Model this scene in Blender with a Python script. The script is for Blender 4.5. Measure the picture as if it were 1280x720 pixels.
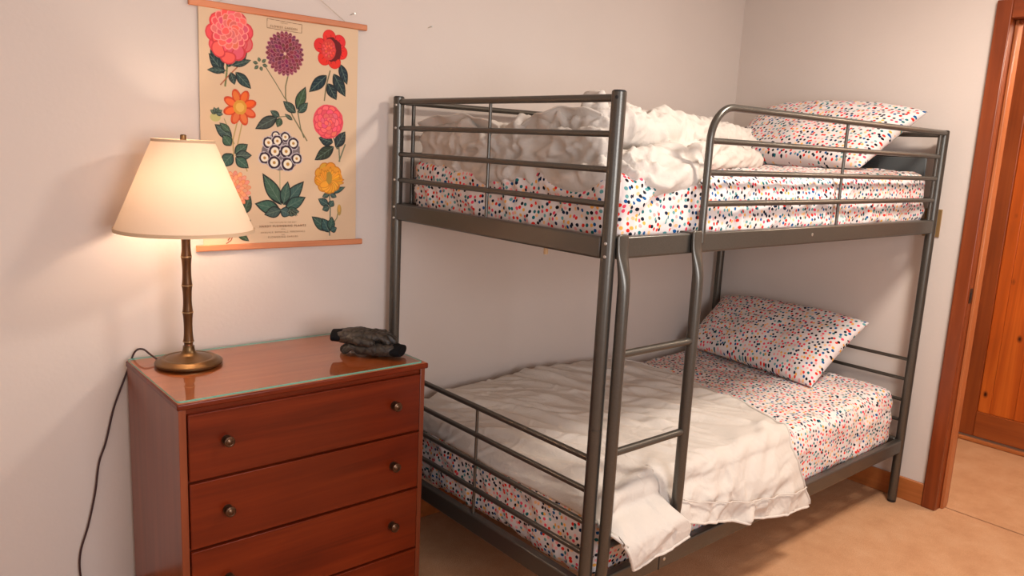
import bpy, bmesh, math, random
import numpy as np
from mathutils import Vector, Matrix, noise
for o in list(bpy.data.objects): bpy.data.objects.remove(o)
random.seed(4); RNG = np.random.default_rng(7)
scene = bpy.context.scene
COL = scene.collection
R = math.radians

# ------------------------------------------------------------------ camera
F_PX = 976.3
PITCH, ROLL, YAW = R(-10.299), R(2.838), R(-40.724)
CAM = Vector((-1.531, -2.445, 1.527))
fw = Vector((-math.sin(YAW)*math.cos(PITCH), math.cos(YAW)*math.cos(PITCH), math.sin(PITCH)))
rt = Vector((math.cos(YAW), math.sin(YAW), 0)); up = rt.cross(fw)
rr = rt*math.cos(ROLL) + up*math.sin(ROLL); uu = -rt*math.sin(ROLL) + up*math.cos(ROLL)
cd = bpy.data.cameras.new('camera'); cd.sensor_width = 36; cd.lens = F_PX/1280*36
cd.clip_start = .02
cam = bpy.data.objects.new('camera', cd); COL.objects.link(cam)
cam.matrix_world = Matrix(((rr.x, uu.x, -fw.x, CAM.x), (rr.y, uu.y, -fw.y, CAM.y), (rr.z, uu.z, -fw.z, CAM.z), (0, 0, 0, 1)))
scene.camera = cam

# ------------------------------------------------------------------ world, lights, exposure
w = bpy.data.worlds.new('world'); scene.world = w; w.use_nodes = True
w.node_tree.nodes['Background'].inputs[0].default_value = (.75, .85, 1, 1)
w.node_tree.nodes['Background'].inputs[1].default_value = .6
scene.view_settings.view_transform = 'Standard'; scene.view_settings.look = 'None'
scene.view_settings.gamma = 1; scene.view_settings.use_curve_mapping = False
scene.view_settings.exposure = -0.38

def light(name, kind, loc, energy, color, size=.1, size_y=None, rot=(0, 0, 0)):
    l = bpy.data.lights.new(name, kind); l.energy = energy; l.color = color
    if kind == 'AREA':
        l.size = size
        if size_y: l.shape = 'RECTANGLE'; l.size_y = size_y
    elif kind == 'POINT': l.shadow_soft_size = size
    o = bpy.data.objects.new(name, l); COL.objects.link(o); o.location = loc; o.rotation_euler = rot
    return o
CEIL = 2.62
XL, XR, YB, YF = -2.7, 2.123, .054, -3.7        # inner faces of the walls
light('ceiling_light', 'AREA', (1.0, -1.85, CEIL-.05), 62, (1, .90, .80), .34)
light('window_light', 'AREA', (XL+.06, -3.0, 1.3), 12, (.92, .94, 1), 1.2, 1.3, (0, R(-90), 0))
light('hall_light', 'POINT', (2.75, -1.9, 2.3), 55, (1, .82, .64), .12)
light('front_fill_light', 'AREA', (-.7, YF+.06, 1.55), 60, (.94, .95, 1), 1.2, 1.2, (R(90), 0, 0))  # fill from behind the camera, added to lift the back wall

# ------------------------------------------------------------------ materials
def sr(r, g, b):
    f = lambda c: (c/255/12.92) if c/255 <= .04045 else ((c/255+.055)/1.055)**2.4
    return (f(r), f(g), f(b), 1)
def mat(name, color, rough=.6, metal=0, spec=.5, **kw):
    m = bpy.data.materials.new(name); m.use_nodes = True
    b = m.node_tree.nodes['Principled BSDF']
    b.inputs['Base Color'].default_value = color; b.inputs['Roughness'].default_value = rough
    b.inputs['Metallic'].default_value = metal; b.inputs['Specular IOR Level'].default_value = spec
    for k, v in kw.items(): b.inputs[k.replace('_', ' ')].default_value = v
    return m
def N(m, t, **kw):
    n = m.node_tree.nodes.new(t)
    for k, v in kw.items():
        if k in n.inputs.keys(): n.inputs[k].default_value = v
        else: setattr(n, k, v)
    return n
def L(m, a, ai, b, bi): m.node_tree.links.new(a.outputs[ai], b.inputs[bi])
def bsdf(m): return m.node_tree.nodes['Principled BSDF']
def ramp(m, stops, interp='LINEAR'):
    n = m.node_tree.nodes.new('ShaderNodeValToRGB'); cr = n.color_ramp; cr.interpolation = interp
    while len(cr.elements) < len(stops): cr.elements.new(.5)
    for e, (p, c) in zip(cr.elements, stops): e.position = p; e.color = c
    return n
def coords(m, space='Object', scale=(1, 1, 1)):
    t = N(m, 'ShaderNodeTexCoord'); mp = N(m, 'ShaderNodeMapping'); mp.inputs['Scale'].default_value = scale
    L(m, t, space, mp, 'Vector'); return mp
def bump(m, src, out, strength=.3, dist=.002):
    b = N(m, 'ShaderNodeBump', Strength=strength, Distance=dist)
    L(m, src, out, b, 'Height'); L(m, b, 'Normal', bsdf(m), 'Normal'); return b

def plaster(name, c1, c2):
    m = mat(name, c1, .85, spec=.25)
    mp = coords(m); n1 = N(m, 'ShaderNodeTexNoise', Scale=1.3, Detail=3)
    L(m, mp, 0, n1, 'Vector'); rp = ramp(m, [(.35, c1), (.7, c2)]); L(m, n1, 'Fac', rp, 0)
    L(m, rp, 0, bsdf(m), 'Base Color')
    n2 = N(m, 'ShaderNodeTexNoise', Scale=70, Detail=5); L(m, mp, 0, n2, 'Vector')
    bump(m, n2, 'Fac', .16, .003)
    return m
M = {}
M['wall'] = plaster('wall_paint', sr(216, 203, 193), sr(211, 198, 188))
M['ceiling'] = plaster('ceiling_paint', sr(235, 230, 222), sr(230, 225, 218))

def carpet():
    m = mat('carpet', sr(180, 140, 100), .95, spec=.1)
    mp = coords(m)
    a = N(m, 'ShaderNodeTexNoise', Scale=7, Detail=8, Roughness=.7); L(m, mp, 0, a, 'Vector')
    rp = ramp(m, [(.3, sr(192, 142, 104)), (.5, sr(202, 153, 114)), (.72, sr(210, 164, 127))]); L(m, a, 'Fac', rp, 0)
    f = N(m, 'ShaderNodeTexNoise', Scale=260, Detail=4, Roughness=.8); L(m, mp, 0, f, 'Vector')
    rf = ramp(m, [(.25, (.55, .55, .55, 1)), (.75, (1.25, 1.25, 1.25, 1))]); L(m, f, 'Fac', rf, 0)
    mx = N(m, 'ShaderNodeMixRGB', blend_type='MULTIPLY'); mx.inputs[0].default_value = .75
    L(m, rp, 0, mx, 1); L(m, rf, 0, mx, 2); L(m, mx, 0, bsdf(m), 'Base Color')
    bump(m, f, 'Fac', .6, .006)
    return m
M['carpet'] = carpet()

def wood(name, dark, mid, light_, axis='X', rough=.3, scale=1, knots=False, coat=.12):
    m = mat(name, mid, rough, spec=.5)
    s = {'X': (1.2, 22, 22), 'Y': (22, 1.2, 22), 'Z': (22, 22, 1.2)}[axis]
    mp = coords(m, 'Object', tuple(v*scale for v in s))
    a = N(m, 'ShaderNodeTexNoise', Scale=1.0, Detail=6, Roughness=.6, Distortion=.6); L(m, mp, 0, a, 'Vector')
    rp = ramp(m, [(.28, dark), (.5, mid), (.74, light_)]); L(m, a, 'Fac', rp, 0)
    big = N(m, 'ShaderNodeTexNoise', Scale=2.2, Detail=2)
    mp2 = coords(m, 'Object', (1, 1, 1)); L(m, mp2, 0, big, 'Vector')
    rb = ramp(m, [(.3, (.82, .8, .78, 1)), (.7, (1.1, 1.08, 1.05, 1))]); L(m, big, 'Fac', rb, 0)
    mx = N(m, 'ShaderNodeMixRGB', blend_type='MULTIPLY'); mx.inputs[0].default_value = .8
    L(m, rp, 0, mx, 1); L(m, rb, 0, mx, 2); last = mx
    if knots:
        mk = coords(m, 'Object', (1, 8, 5)); v = N(m, 'ShaderNodeTexVoronoi', Scale=1.0); v.inputs['Randomness'].default_value = 1
        L(m, mk, 0, v, 'Vector'); rk = ramp(m, [(.03, sr(70, 25, 8)), (.13, (1, 1, 1, 1))]); L(m, v, 'Distance', rk, 0)
        m2 = N(m, 'ShaderNodeMixRGB', blend_type='MULTIPLY'); m2.inputs[0].default_value = 1
        L(m, mx, 0, m2, 1); L(m, rk, 0, m2, 2); last = m2
    L(m, last, 0, bsdf(m), 'Base Color')
    bsdf(m).inputs['Coat Weight'].default_value = coat; bsdf(m).inputs['Coat Roughness'].default_value = .2
    bump(m, a, 'Fac', .06, .001)
    return m
RD, RM, RL = sr(84, 24, 6), sr(104, 33, 9), sr(124, 45, 14)
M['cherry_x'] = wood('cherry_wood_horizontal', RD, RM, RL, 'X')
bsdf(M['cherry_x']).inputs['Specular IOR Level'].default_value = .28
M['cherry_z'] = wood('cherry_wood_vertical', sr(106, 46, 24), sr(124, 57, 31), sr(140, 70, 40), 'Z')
M['cherry_top_lit'] = wood('cherry_wood_top_lit', sr(172, 82, 38), sr(192, 98, 48), sr(206, 114, 60), 'X')  # lighter than the drawer wood: lamplight and glass reflection put into the colour
M['fir_z'] = wood('fir_trim_vertical', sr(112, 46, 14), sr(132, 58, 20), sr(150, 72, 30), 'Z', .35)
M['fir_y'] = wood('fir_trim_horizontal', sr(112, 46, 14), sr(132, 58, 20), sr(150, 72, 30), 'Y', .35)
M['stop'] = wood('fir_stop', sr(158, 88, 48), sr(178, 104, 60), sr(190, 118, 72), 'Z', .3)
M['base'] = wood('fir_baseboard', sr(150, 84, 38), sr(172, 100, 50), sr(186, 116, 62), 'Y', .4)
M['door_rail'] = wood('door_rail_wood', sr(128, 60, 22), sr(146, 72, 28), sr(160, 84, 36), 'Y', .35)
M['door_stile'] = wood('door_stile_wood', sr(118, 52, 18), sr(136, 64, 24), sr(152, 78, 32), 'Z', .35)
M['knotty'] = wood('knotty_pine', sr(152, 66, 16), sr(188, 88, 24), sr(224, 122, 44), 'Z', .3, .55, True)
M['rod'] = wood('poster_rod_wood', sr(190, 112, 70), sr(208, 130, 86), sr(220, 148, 104), 'X', .5, coat=.1)
M['slat'] = wood('slat_wood', sr(200, 165, 120), sr(214, 180, 136), sr(224, 192, 150), 'Y', .6, coat=0)

def painted_metal():
    m = mat('grey_painted_steel', sr(132, 127, 119), .30, .7)
    mp = coords(m); n = N(m, 'ShaderNodeTexNoise', Scale=600, Detail=2); L(m, mp, 0, n, 'Vector')
    rp = ramp(m, [(.3, sr(84, 81, 75)), (.7, sr(100, 96, 89))]); L(m, n, 'Fac', rp, 0)
    L(m, rp, 0, bsdf(m), 'Base Color'); bump(m, n, 'Fac', .12, .0004)
    return m
M['metal'] = painted_metal()
M['panel'] = mat('dark_grey_panel', sr(84, 88, 88), .5, .2)
M['steel'] = mat('zinc_screw', sr(200, 200, 196), .3, 1)
M['plastic'] = mat('black_plastic_cap', sr(24, 24, 26), .5)
M['brass'] = mat('antique_brass', sr(112, 86, 56), .33, .85)
M['knobm'] = mat('dark_brass_knob', sr(92, 66, 48), .3, .8)
M['brass_ring'] = mat('bright_brass_ring', sr(178, 150, 108), .3, .9)
M['cordm'] = mat('brown_cord', sr(58, 32, 32), .5)
M['thread'] = mat('clear_thread', sr(205, 190, 172), .5)
M['plate'] = mat('tan_switch_plate', sr(150, 118, 76), .4, .3)
M['black_iron'] = mat('dark_bronze', sr(60, 44, 34), .4, .6)

def stem_mat():
    m = mat('bronze_bamboo_stem', sr(100, 66, 36), .35, .6)
    mp = coords(m, 'Object', (60, 60, 4)); n = N(m, 'ShaderNodeTexNoise', Scale=1, Detail=4); L(m, mp, 0, n, 'Vector')
    rp = ramp(m, [(.3, sr(72, 44, 24)), (.7, sr(122, 84, 48))]); L(m, n, 'Fac', rp, 0); L(m, rp, 0, bsdf(m), 'Base Color')
    return m
M['stem'] = stem_mat()

def shade_mat():
    m = bpy.data.materials.new('lamp_shade_fabric'); m.use_nodes = True
    nt = m.node_tree; nt.nodes.clear()
    out = nt.nodes.new('ShaderNodeOutputMaterial'); d = nt.nodes.new('ShaderNodeBsdfDiffuse'); t = nt.nodes.new('ShaderNodeBsdfTranslucent')
    mx = nt.nodes.new('ShaderNodeMixShader'); mx.inputs[0].default_value = .17
    d.inputs[0].default_value = sr(232, 212, 188); t.inputs[0].default_value = sr(216, 186, 158)
    tc = nt.nodes.new('ShaderNodeTexCoord'); n = nt.nodes.new('ShaderNodeTexNoise'); n.inputs['Scale'].default_value = 260
    b = nt.nodes.new('ShaderNodeBump'); b.inputs['Strength'].default_value = .1; b.inputs['Distance'].default_value = .001
    nt.links.new(tc.outputs['Object'], n.inputs['Vector']); nt.links.new(n.outputs['Fac'], b.inputs['Height'])
    nt.links.new(b.outputs[0], d.inputs['Normal'])
    nt.links.new(d.outputs[0], mx.inputs[1]); nt.links.new(t.outputs[0], mx.inputs[2]); nt.links.new(mx.outputs[0], out.inputs[0])
    return m
M['shade'] = shade_mat()
M['shade_trim'] = mat('shade_trim_fabric', sr(214, 184, 150), .8)
m = bpy.data.materials.new('bulb_glass'); m.use_nodes = True
bsdf(m).inputs['Emission Color'].default_value = (1, .79, .60, 1); bsdf(m).inputs['Emission Strength'].default_value = 150
M['bulb'] = m

def cloth_white():
    m = mat('white_cotton', sr(203, 194, 184), .9, spec=.15)
    bsdf(m).inputs['Sheen Weight'].default_value = .1
    mp = coords(m, 'Object', (1, 1, 1))
    n = N(m, 'ShaderNodeTexNoise', Scale=28, Detail=6, Roughness=.6, Distortion=1.2); L(m, mp, 0, n, 'Vector')
    bump(m, n, 'Fac', .35, .008)
    return m
M['white'] = cloth_white()
def polka():
    m = mat('polka_dot_cotton', sr(236, 224, 216), .9, spec=.15)
    uv = N(m, 'ShaderNodeUVMap'); S = 57
    mp = N(m, 'ShaderNodeMapping'); mp.inputs['Scale'].default_value = (S, S, S); L(m, uv, 0, mp, 'Vector')
    v = N(m, 'ShaderNodeTexVoronoi', voronoi_dimensions='2D'); v.inputs['Scale'].default_value = 1; v.inputs['Randomness'].default_value = .78
    L(m, mp, 0, v, 'Vector')
    lt = N(m, 'ShaderNodeMath', operation='LESS_THAN'); lt.inputs[1].default_value = .298; L(m, v, 'Distance', lt, 0)
    sep = N(m, 'ShaderNodeSeparateColor'); L(m, v, 'Color', sep, 0)
    cols = [sr(20, 26, 40), sr(222, 52, 40), sr(24, 104, 110), sr(236, 170, 80), sr(22, 22, 28), sr(230, 74, 100),
            sr(240, 164, 160), sr(20, 84, 140), sr(242, 190, 140), sr(228, 48, 34), sr(24, 40, 66), sr(100, 156, 156)]
    rp = ramp(m, [(i/len(cols), c) for i, c in enumerate(cols)], 'CONSTANT'); L(m, sep, 0, rp, 0)
    mx = N(m, 'ShaderNodeMixRGB'); mx.inputs[1].default_value = sr(222, 212, 208)
    L(m, lt, 0, mx, 0); L(m, rp, 0, mx, 2); L(m, mx, 0, bsdf(m), 'Base Color')
    mo = coords(m); n = N(m, 'ShaderNodeTexNoise', Scale=22, Detail=5, Distortion=1.0); L(m, mo, 0, n, 'Vector')
    bump(m, n, 'Fac', .3, .008)
    return m
M['polka'] = polka()
def quilt():
    m = mat('quilted_glove_shell', sr(46, 40, 34), .5, spec=.5)
    mp = coords(m, 'Object', (55, 55, 55)); mp.inputs['Rotation'].default_value = (.3, .4, R(40))
    v = N(m, 'ShaderNodeTexVoronoi', feature='DISTANCE_TO_EDGE'); v.inputs['Scale'].default_value = .8; v.inputs['Randomness'].default_value = .35
    L(m, mp, 0, v, 'Vector'); rp = ramp(m, [(0, sr(22, 19, 17)), (.12, sr(58, 50, 42))]); L(m, v, 'Distance', rp, 0)
    L(m, rp, 0, bsdf(m), 'Base Color'); bump(m, v, 'Distance', .6, .006)
    return m
M['quilt'] = quilt()
M['knit'] = mat('black_knit', sr(16, 16, 18), .9, spec=.15)
def glass():
    m = bpy.data.materials.new('table_glass'); m.use_nodes = True; nt = m.node_tree; nt.nodes.clear()
    out = nt.nodes.new('ShaderNodeOutputMaterial'); t = nt.nodes.new('ShaderNodeBsdfTransparent'); g = nt.nodes.new('ShaderNodeBsdfGlossy')
    mx = nt.nodes.new('ShaderNodeMixShader'); fr = nt.nodes.new('ShaderNodeFresnel'); fr.inputs[0].default_value = 1.85
    t.inputs[0].default_value = (.95, .975, .96, 1); g.inputs['Roughness'].default_value = .015
    ge = nt.nodes.new('ShaderNodeNewGeometry'); sb = nt.nodes.new('ShaderNodeMath'); sb.operation = 'SUBTRACT'; sb.use_clamp = True
    nt.links.new(fr.outputs[0], sb.inputs[0]); nt.links.new(ge.outputs['Backfacing'], sb.inputs[1]); nt.links.new(sb.outputs[0], mx.inputs[0]); nt.links.new(t.outputs[0], mx.inputs[1]); nt.links.new(g.outputs[0], mx.inputs[2]); nt.links.new(mx.outputs[0], out.inputs[0])
    return m
M['glass'] = glass()
M['glass_edge'] = mat('green_glass_edge', sr(104, 184, 162), .12, Alpha=.8)

# ------------------------------------------------------------------ helpers
def link(name, me, m=None, parent=None, smooth=False):
    o = bpy.data.objects.new(name, me); COL.objects.link(o)
    for mm in (m if isinstance(m, (list, tuple)) else [m]):
        if mm: me.materials.append(mm)
    if smooth:
        me.polygons.foreach_set('use_smooth', [True]*len(me.polygons))
    if parent: o.parent = parent
    return o
def empty(name, loc=(0, 0, 0), rz=0):
    o = bpy.data.objects.new(name, None); COL.objects.link(o); o.empty_display_size = .05
    o.location = loc; o.rotation_euler = (0, 0, rz); return o
def tag(o, label, cat, group=None):
    o['label'] = label; o['category'] = cat
    if group: o['group'] = group
    return o
def struct(o): o['kind'] = 'structure'; return o
class MB:
    def __init__(s): s.v = []; s.f = []; s.mi = []
    def add(s, vs, fs, mi=0):
        n = len(s.v); s.v += [tuple(p) for p in vs]; s.f += [tuple(i+n for i in f) for f in fs]; s.mi += [mi]*len(fs); return s
    def box(s, x0, y0, z0, x1, y1, z1, mi=0):
        x0, x1 = sorted((x0, x1)); y0, y1 = sorted((y0, y1)); z0, z1 = sorted((z0, z1))
        vs = [(x, y, z) for z in (z0, z1) for y in (y0, y1) for x in (x0, x1)]
        return s.add(vs, [(0, 2, 3, 1), (4, 5, 7, 6), (0, 1, 5, 4), (2, 6, 7, 3), (0, 4, 6, 2), (1, 3, 7, 5)], mi)
    def tube(s, pts, r, n=16, cap=True, mi=0, squash=None):
        pts = [Vector(p) for p in pts]; k = len(pts); rs = r if isinstance(r, (list, tuple)) else [r]*k
        d0 = (pts[1]-pts[0]).normalized(); ref = Vector((0, 0, 1)) if abs(d0.z) < .9 else Vector((1, 0, 0))
        a = d0.cross(ref).normalized(); vs = []
        for i, p in enumerate(pts):
            d = ((pts[min(i+1, k-1)]-p).normalized()+(p-pts[max(i-1, 0)]).normalized()).normalized()
            a = (a-d*a.dot(d)).normalized(); b = d.cross(a)
            for j in range(n):
                t = 2*math.pi*j/n; vs.append(p+(a*math.cos(t)+b*math.sin(t))*rs[i])
        fs = [(i*n+j, i*n+(j+1) % n, (i+1)*n+(j+1) % n, (i+1)*n+j) for i in range(k-1) for j in range(n)]
        if cap: fs += [tuple(reversed(range(n))), tuple((k-1)*n+j for j in range(n))]
        return s.add(vs, fs, mi)
    def lathe(s, prof, c=(0, 0, 0), n=48, mi=0, cap=True):
        c = Vector(c); vs = [c+Vector((r*math.cos(2*math.pi*j/n), r*math.sin(2*math.pi*j/n), z)) for r, z in prof for j in range(n)]
        fs = [(i*n+j, i*n+(j+1) % n, (i+1)*n+(j+1) % n, (i+1)*n+j) for i in range(len(prof)-1) for j in range(n)]
        if cap: fs += [tuple(reversed(range(n))), tuple((len(prof)-1)*n+j for j in range(n))]
        return s.add(vs, fs, mi)
    def build(s, name, m, parent=None, bevel=0, seg=2, smooth=False, origin=None):
        me = bpy.data.meshes.new(name); me.from_pydata(s.v, [], s.f)
        if any(s.mi): me.polygons.foreach_set('material_index', s.mi)
        o = link(name, me, m, parent)
        if smooth or bevel:
            me.polygons.foreach_set('use_smooth', [True]*len(me.polygons))
            try: me.set_sharp_from_angle(angle=R(35))
            except Exception: pass
        if bevel:
            b = o.modifiers.new('bevel', 'BEVEL'); b.width = bevel; b.segments = seg; b.limit_method = 'ANGLE'; b.angle_limit = R(40)
        return o
def box(name, m, a, b, parent=None, bevel=0, seg=2): return MB().box(*a, *b).build(name, m, parent, bevel, seg)
def tube(name, m, pts, r, parent=None, n=16): return MB().tube(pts, r, n).build(name, m, parent, smooth=True)
def arc(c, a0, a1, r, n, plane='xz'):
    out = []
    for i in range(n+1):
        t = a0+(a1-a0)*i/n
        out.append((c[0]+r*math.cos(t), c[1], c[2]+r*math.sin(t)) if plane == 'xz' else (c[0]+r*math.cos(t), c[1]+r*math.sin(t), c[2]))
    return out
def spline(pts, n=8):
    P = [Vector(p) for p in pts]; P = [P[0]*2-P[1]]+P+[P[-1]*2-P[-2]]; out = []
    for i in range(1, len(P)-2):
        for k in range(n):
            t = k/n; a, b, c, d = P[i-1:i+3]
            out.append(.5*((2*b)+(c-a)*t+(2*a-5*b+4*c-d)*t*t+(-a+3*b-3*c+d)*t**3))
    return out+[P[-2]]
def ground(px, py, plane, val):
    d = fw+rr*((px-640)/F_PX)+uu*((360-py)/F_PX); t = (val-CAM[plane])/d[plane]; return CAM+d*t

# ------------------------------------------------------------------ room shell
struct(box('floor', M['carpet'], (XL-.1, YF-.1, -.1), (4.6, YB+.1, 0)))
struct(box('ceiling', M['ceiling'], (XL-.1, YF-.1, CEIL), (4.6, YB+.1, CEIL+.1)))
struct(box('wall_back', M['wall'], (XL-.12, YB, 0), (4.6, YB+.12, CEIL)))
struct(MB().box(XL-.12, YF, 0, XL, -3.6, CEIL).box(XL-.12, -2.4, 0, XL, YB, CEIL).box(XL-.12, -3.6, 0, XL, -2.4, .65).box(XL-.12, -3.6, 1.95, XL, -2.4, CEIL).build('wall_left', M['wall']))
struct(MB().box(XL-.12, YF-.12, 0, -1.35, YF, CEIL).box(-.05, YF-.12, 0, 4.6, YF, CEIL).box(-1.35, YF-.12, 0, -.05, YF, .80).box(-1.35, YF-.12, 2.1, -.05, YF, CEIL).build('wall_front', M['wall']))
wf = struct(empty('fill_window_2', (-.7, YF, .80)))  # unseen window, added to go with the front fill light
MB().box(-.65, -.1, 0, -.59, -.04, 1.3).box(.59, -.1, 0, .65, -.04, 1.3).box(-.65, -.1, 0, .65, -.04, .06).box(-.65, -.1, 1.24, .65, -.04, 1.3).box(-.02, -.1, 0, .02, -.05, 1.3).build('window_frame', M['fir_z'], wf, .004)
DY0, DY1, DH = -1.215, -2.05, 2.13                  # doorway in the right wall
struct(MB().box(XR, DY0+.01, 0, XR+.12, YB, CEIL).box(XR, YF, 0, XR+.12, DY1-.01, CEIL).box(XR, DY1-.01, DH+.01, XR+.12, DY0+.01, CEIL).build('wall_right', M['wall']))
HX = 3.27                                            # hall wall with the far door
struct(MB().box(HX, -.86, 0, HX+.1, YB, CEIL).box(HX, YF, 0, HX+.1, -1.80, CEIL).box(HX, -1.80, 2.43, HX+.1, -.86, CEIL).build('wall_hall', M['wall']))
# window on the left wall (behind the camera's left shoulder)
win = struct(empty('window_1', (XL, -3.0, .65)))
MB().box(-.1, -.6, 0, -.04, -.54, 1.3).box(-.1, .54, 0, -.04, .6, 1.3).box(-.1, -.6, 0, -.04, .6, .06).box(-.1, -.6, 1.24, -.04, .6, 1.3).box(-.1, -.02, 0, -.05, .02, 1.3).build('window_frame', M['fir_z'], win, .004)
# baseboards
struct(box('baseboard_right', M['base'], (XR-.014, -1.157, 0), (XR, YB, .105), None, .004))
struct(box('baseboard_back', M['base'], (XL, YB-.014, 0), (XR-.014, YB, .105), None, .004))
# doorway casing, jamb and stop
c = struct(empty('trim_1', (XR, DY0, 0)))
c.location = (0, 0, 0)
MB().box(XR-.02, DY0+.060, 0, XR, DY0, DH+.075).build('casing', M['fir_z'], c, .004)
MB().box(XR-.02, DY0, DH, XR, DY1-.06, DH+.075).build('head_casing', M['fir_y'], c, .004)
MB().box(XR-.02, DY1, 0, XR, DY1-.06, DH).build('casing', M['fir_z'], c, .004)
MB().box(XR-.002, DY0, 0, XR+.13, DY0+.01, DH).build('jamb', M['fir_z'], c)
MB().box(XR-.002, DY1, 0, XR+.13, DY1-.01, DH).build('jamb', M['fir_z'], c)
MB().box(XR-.002, DY0, DH, XR+.13, DY1, DH+.01).build('jamb', M['fir_y'], c)
MB().box(XR+.035, DY0, 0, XR+.085, DY0-.014, DH).build('door_stop', M['stop'], c, .003)
MB().box(XR+.035, DY0-.014, DH-.014, XR+.085, DY1, DH).build('door_stop', M['fir_y'], c, .003)
st = MB().box(XR-.001, DY0-.002, .955, XR+.026, DY0, 1.02).build('strike_plate', M['black_iron'], c, .001)
MB().box(XR+.006, DY0-.0035, .972, XR+.018, DY0-.001, 1.003).build('latch_hole', M['plastic'], st)
# carpet seam across the doorway
struct(box('trim_2', mat('carpet_seam', sr(150, 108, 76), .9), (2.187, -2.05, 0), (2.190, -1.215, .003)))
# far door of knotty pine, rails and stiles
d = struct(empty('door_1', (HX, -.86, 0)))
d.location = (0, 0, 0)
MB().box(HX-.005, -.864, .03, HX+.035, -.958, 2.42).build('door_stile', M['door_stile'], d, .004)
MB().box(HX-.005, -1.70, .03, HX+.035, -1.796, 2.42).build('door_stile', M['door_stile'], d, .004)
MB().box(HX-.004, -.958, .03, HX+.033, -1.70, .175).build('door_rail', M['door_rail'], d, .004)
MB().box(HX-.004, -.958, 2.28, HX+.033, -1.70, 2.42).build('door_rail', M['door_rail'], d, .004)
for y in (-1.02, -1.14, -1.28, -1.43, -1.57, -1.70):
    y0 = {-1.02: -.958, -1.14: -1.02, -1.28: -1.14, -1.43: -1.28, -1.57: -1.43, -1.70: -1.57}[y]
    MB().box(HX+.008, y0, .175, HX+.025, y, 2.28).build('door_board', M['knotty'], d, .003)
MB().box(HX-.03, -.80, 0, HX, -1.86, .022).build('threshold', M['base'], d, .006)

# ------------------------------------------------------------------ bunk bed
BL_, BW = 2.045, 1.049
H, ZB1, ZB0 = 1.678, 1.303, 1.243
z2, z3, z4 = 1.570, 1.478, 1.387
bed = tag(empty('bunk_bed', (0, -BW, 0)), 'grey metal twin-over-twin bunk bed with ladder and guard rails', 'bunk bed')
bed.location = (0, 0, 0)
met = M['metal']
for x, y in ((0, -BW), (0, 0), (BL_, -BW), (BL_, 0)):
    r = .0195
    pm = MB().tube([(x, y, .012), (x, y, .77)], r, 24).tube([(x, y, .7715), (x, y, H-.002)], r, 24).tube([(x, y, .765), (x, y, .776)], r-.0015, 24)
    po = pm.build('post', met, bed, smooth=True)
    MB().lathe([(.0005, 0), (r-.004, 0), (r-.001, .003), (r-.001, .012)], (x, y, 0), 24).build('foot_cap', M['plastic'], po, smooth=True)
    MB().lathe([(r-.001, H-.003), (r-.001, H), (r-.005, H+.003), (.0005, H+.0035)], (x, y, 0), 24).build('top_cap', M['plastic'], po, smooth=True)
# hole at the top of the near post, facing the foot end
q = Vector((-.55, -.835, 0)).normalized()
def disc(name, m, c, nrm, r, t, parent, n=14):
    c = Vector(c); nrm = Vector(nrm).normalized()
    return MB().tube([c, c+nrm*t*.6, c+nrm*t], [r, r, r*.7], n).build(name, m, parent, smooth=True)
disc('post_hole', M['plastic'], Vector((0, -BW, 1.662))+Vector((-.9, -.43, 0)).normalized()*.0185, (-.9, -.43, 0), .0048, .0015, bed)
def beam(x0, y0, x1, y1, za, zb, t=.03):
    # rolled sheet beam with rounded edges
    o = MB().box(min(x0, x1)-(t/2 if x0 == x1 else 0), min(y0, y1)-(t/2 if y0 == y1 else 0), za, max(x0, x1)+(t/2 if x0 == x1 else 0), max(y0, y1)+(t/2 if y0 == y1 else 0), zb)
    return o.build('bed_beam', met, bed, .006, 3)
for za, zb in ((ZB0, ZB1), (.243, .304)):
    beam(.018, -BW, BL_-.018, -BW, za, zb); beam(.018, 0, BL_-.018, 0, za, zb)
    beam(0, -BW+.018, 0, -.018, za, zb); beam(BL_, -BW+.018, BL_, -.018, za, zb)
# foot-end and head-end rails
def rail(a, b, r=.0088, name='rail'): return tube(name, met, [a, b], r, bed, 14)
for x in (0, BL_):
    rail((x, -BW+.015, 1.661), (x, -.015, 1.661), .0105)
    for z in (z2, z3, z4): rail((x, -BW+.017, z), (x, -.017, z))
    rail((x, -.524, ZB1-.005), (x, -.524, 1.655), .0052, 'spindle')
for z in (.677, .582, .485, .391): rail((0, -BW+.017, z), (0, -.017, z), .0095 if z > .6 else .0088)
rail((0, -.524, .30), (0, -.524, .673), .0052, 'spindle')
for z in (.673, .582, .485, .391): rail((BL_, -BW+.017, z), (BL_, -.017, z), .0078)
rail((BL_, -.524, .30), (BL_, -.524, .673), .0052, 'spindle')
# back guard rail along the wall
rail((.03, -.005, 1.661), (BL_-.03, -.005, 1.661), .0105, 'guard_rail')
for z in (z2, z3, z4): rail((.06, -.005, z), (BL_-.06, -.005, z))
for x in (.06, BL_-.06): rail((x, -.005, ZB1-.01), (x, -.005, 1.657), .007, 'spindle')
# front guard rail: rises from the beam beside the ladder, bends, runs to the head post
GX, GY = .395, -BW-.006
path = [(GX, GY, ZB1-.03), (GX, GY, 1.45)] + [(GX+.10-.10*math.cos(t), GY, 1.569+.10*math.sin(t)) for t in [i*math.pi/2/12 for i in range(13)]] + [(1.2, GY, 1.669), (BL_-.012, GY, 1.669)]
tube('guard_rail', met, path, .0112, bed, 18)
for z in (z2, z3, z4): rail((GX, GY, z), (BL_-.045, GY, z), .0092)
rail((1.195, GY, ZB1-.01), (1.195, GY, 1.665), .0055, 'spindle')
rail((BL_-.05, GY+.002, ZB1-.01), (BL_-.05, GY+.002, 1.665), .0085, 'spindle')
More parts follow.
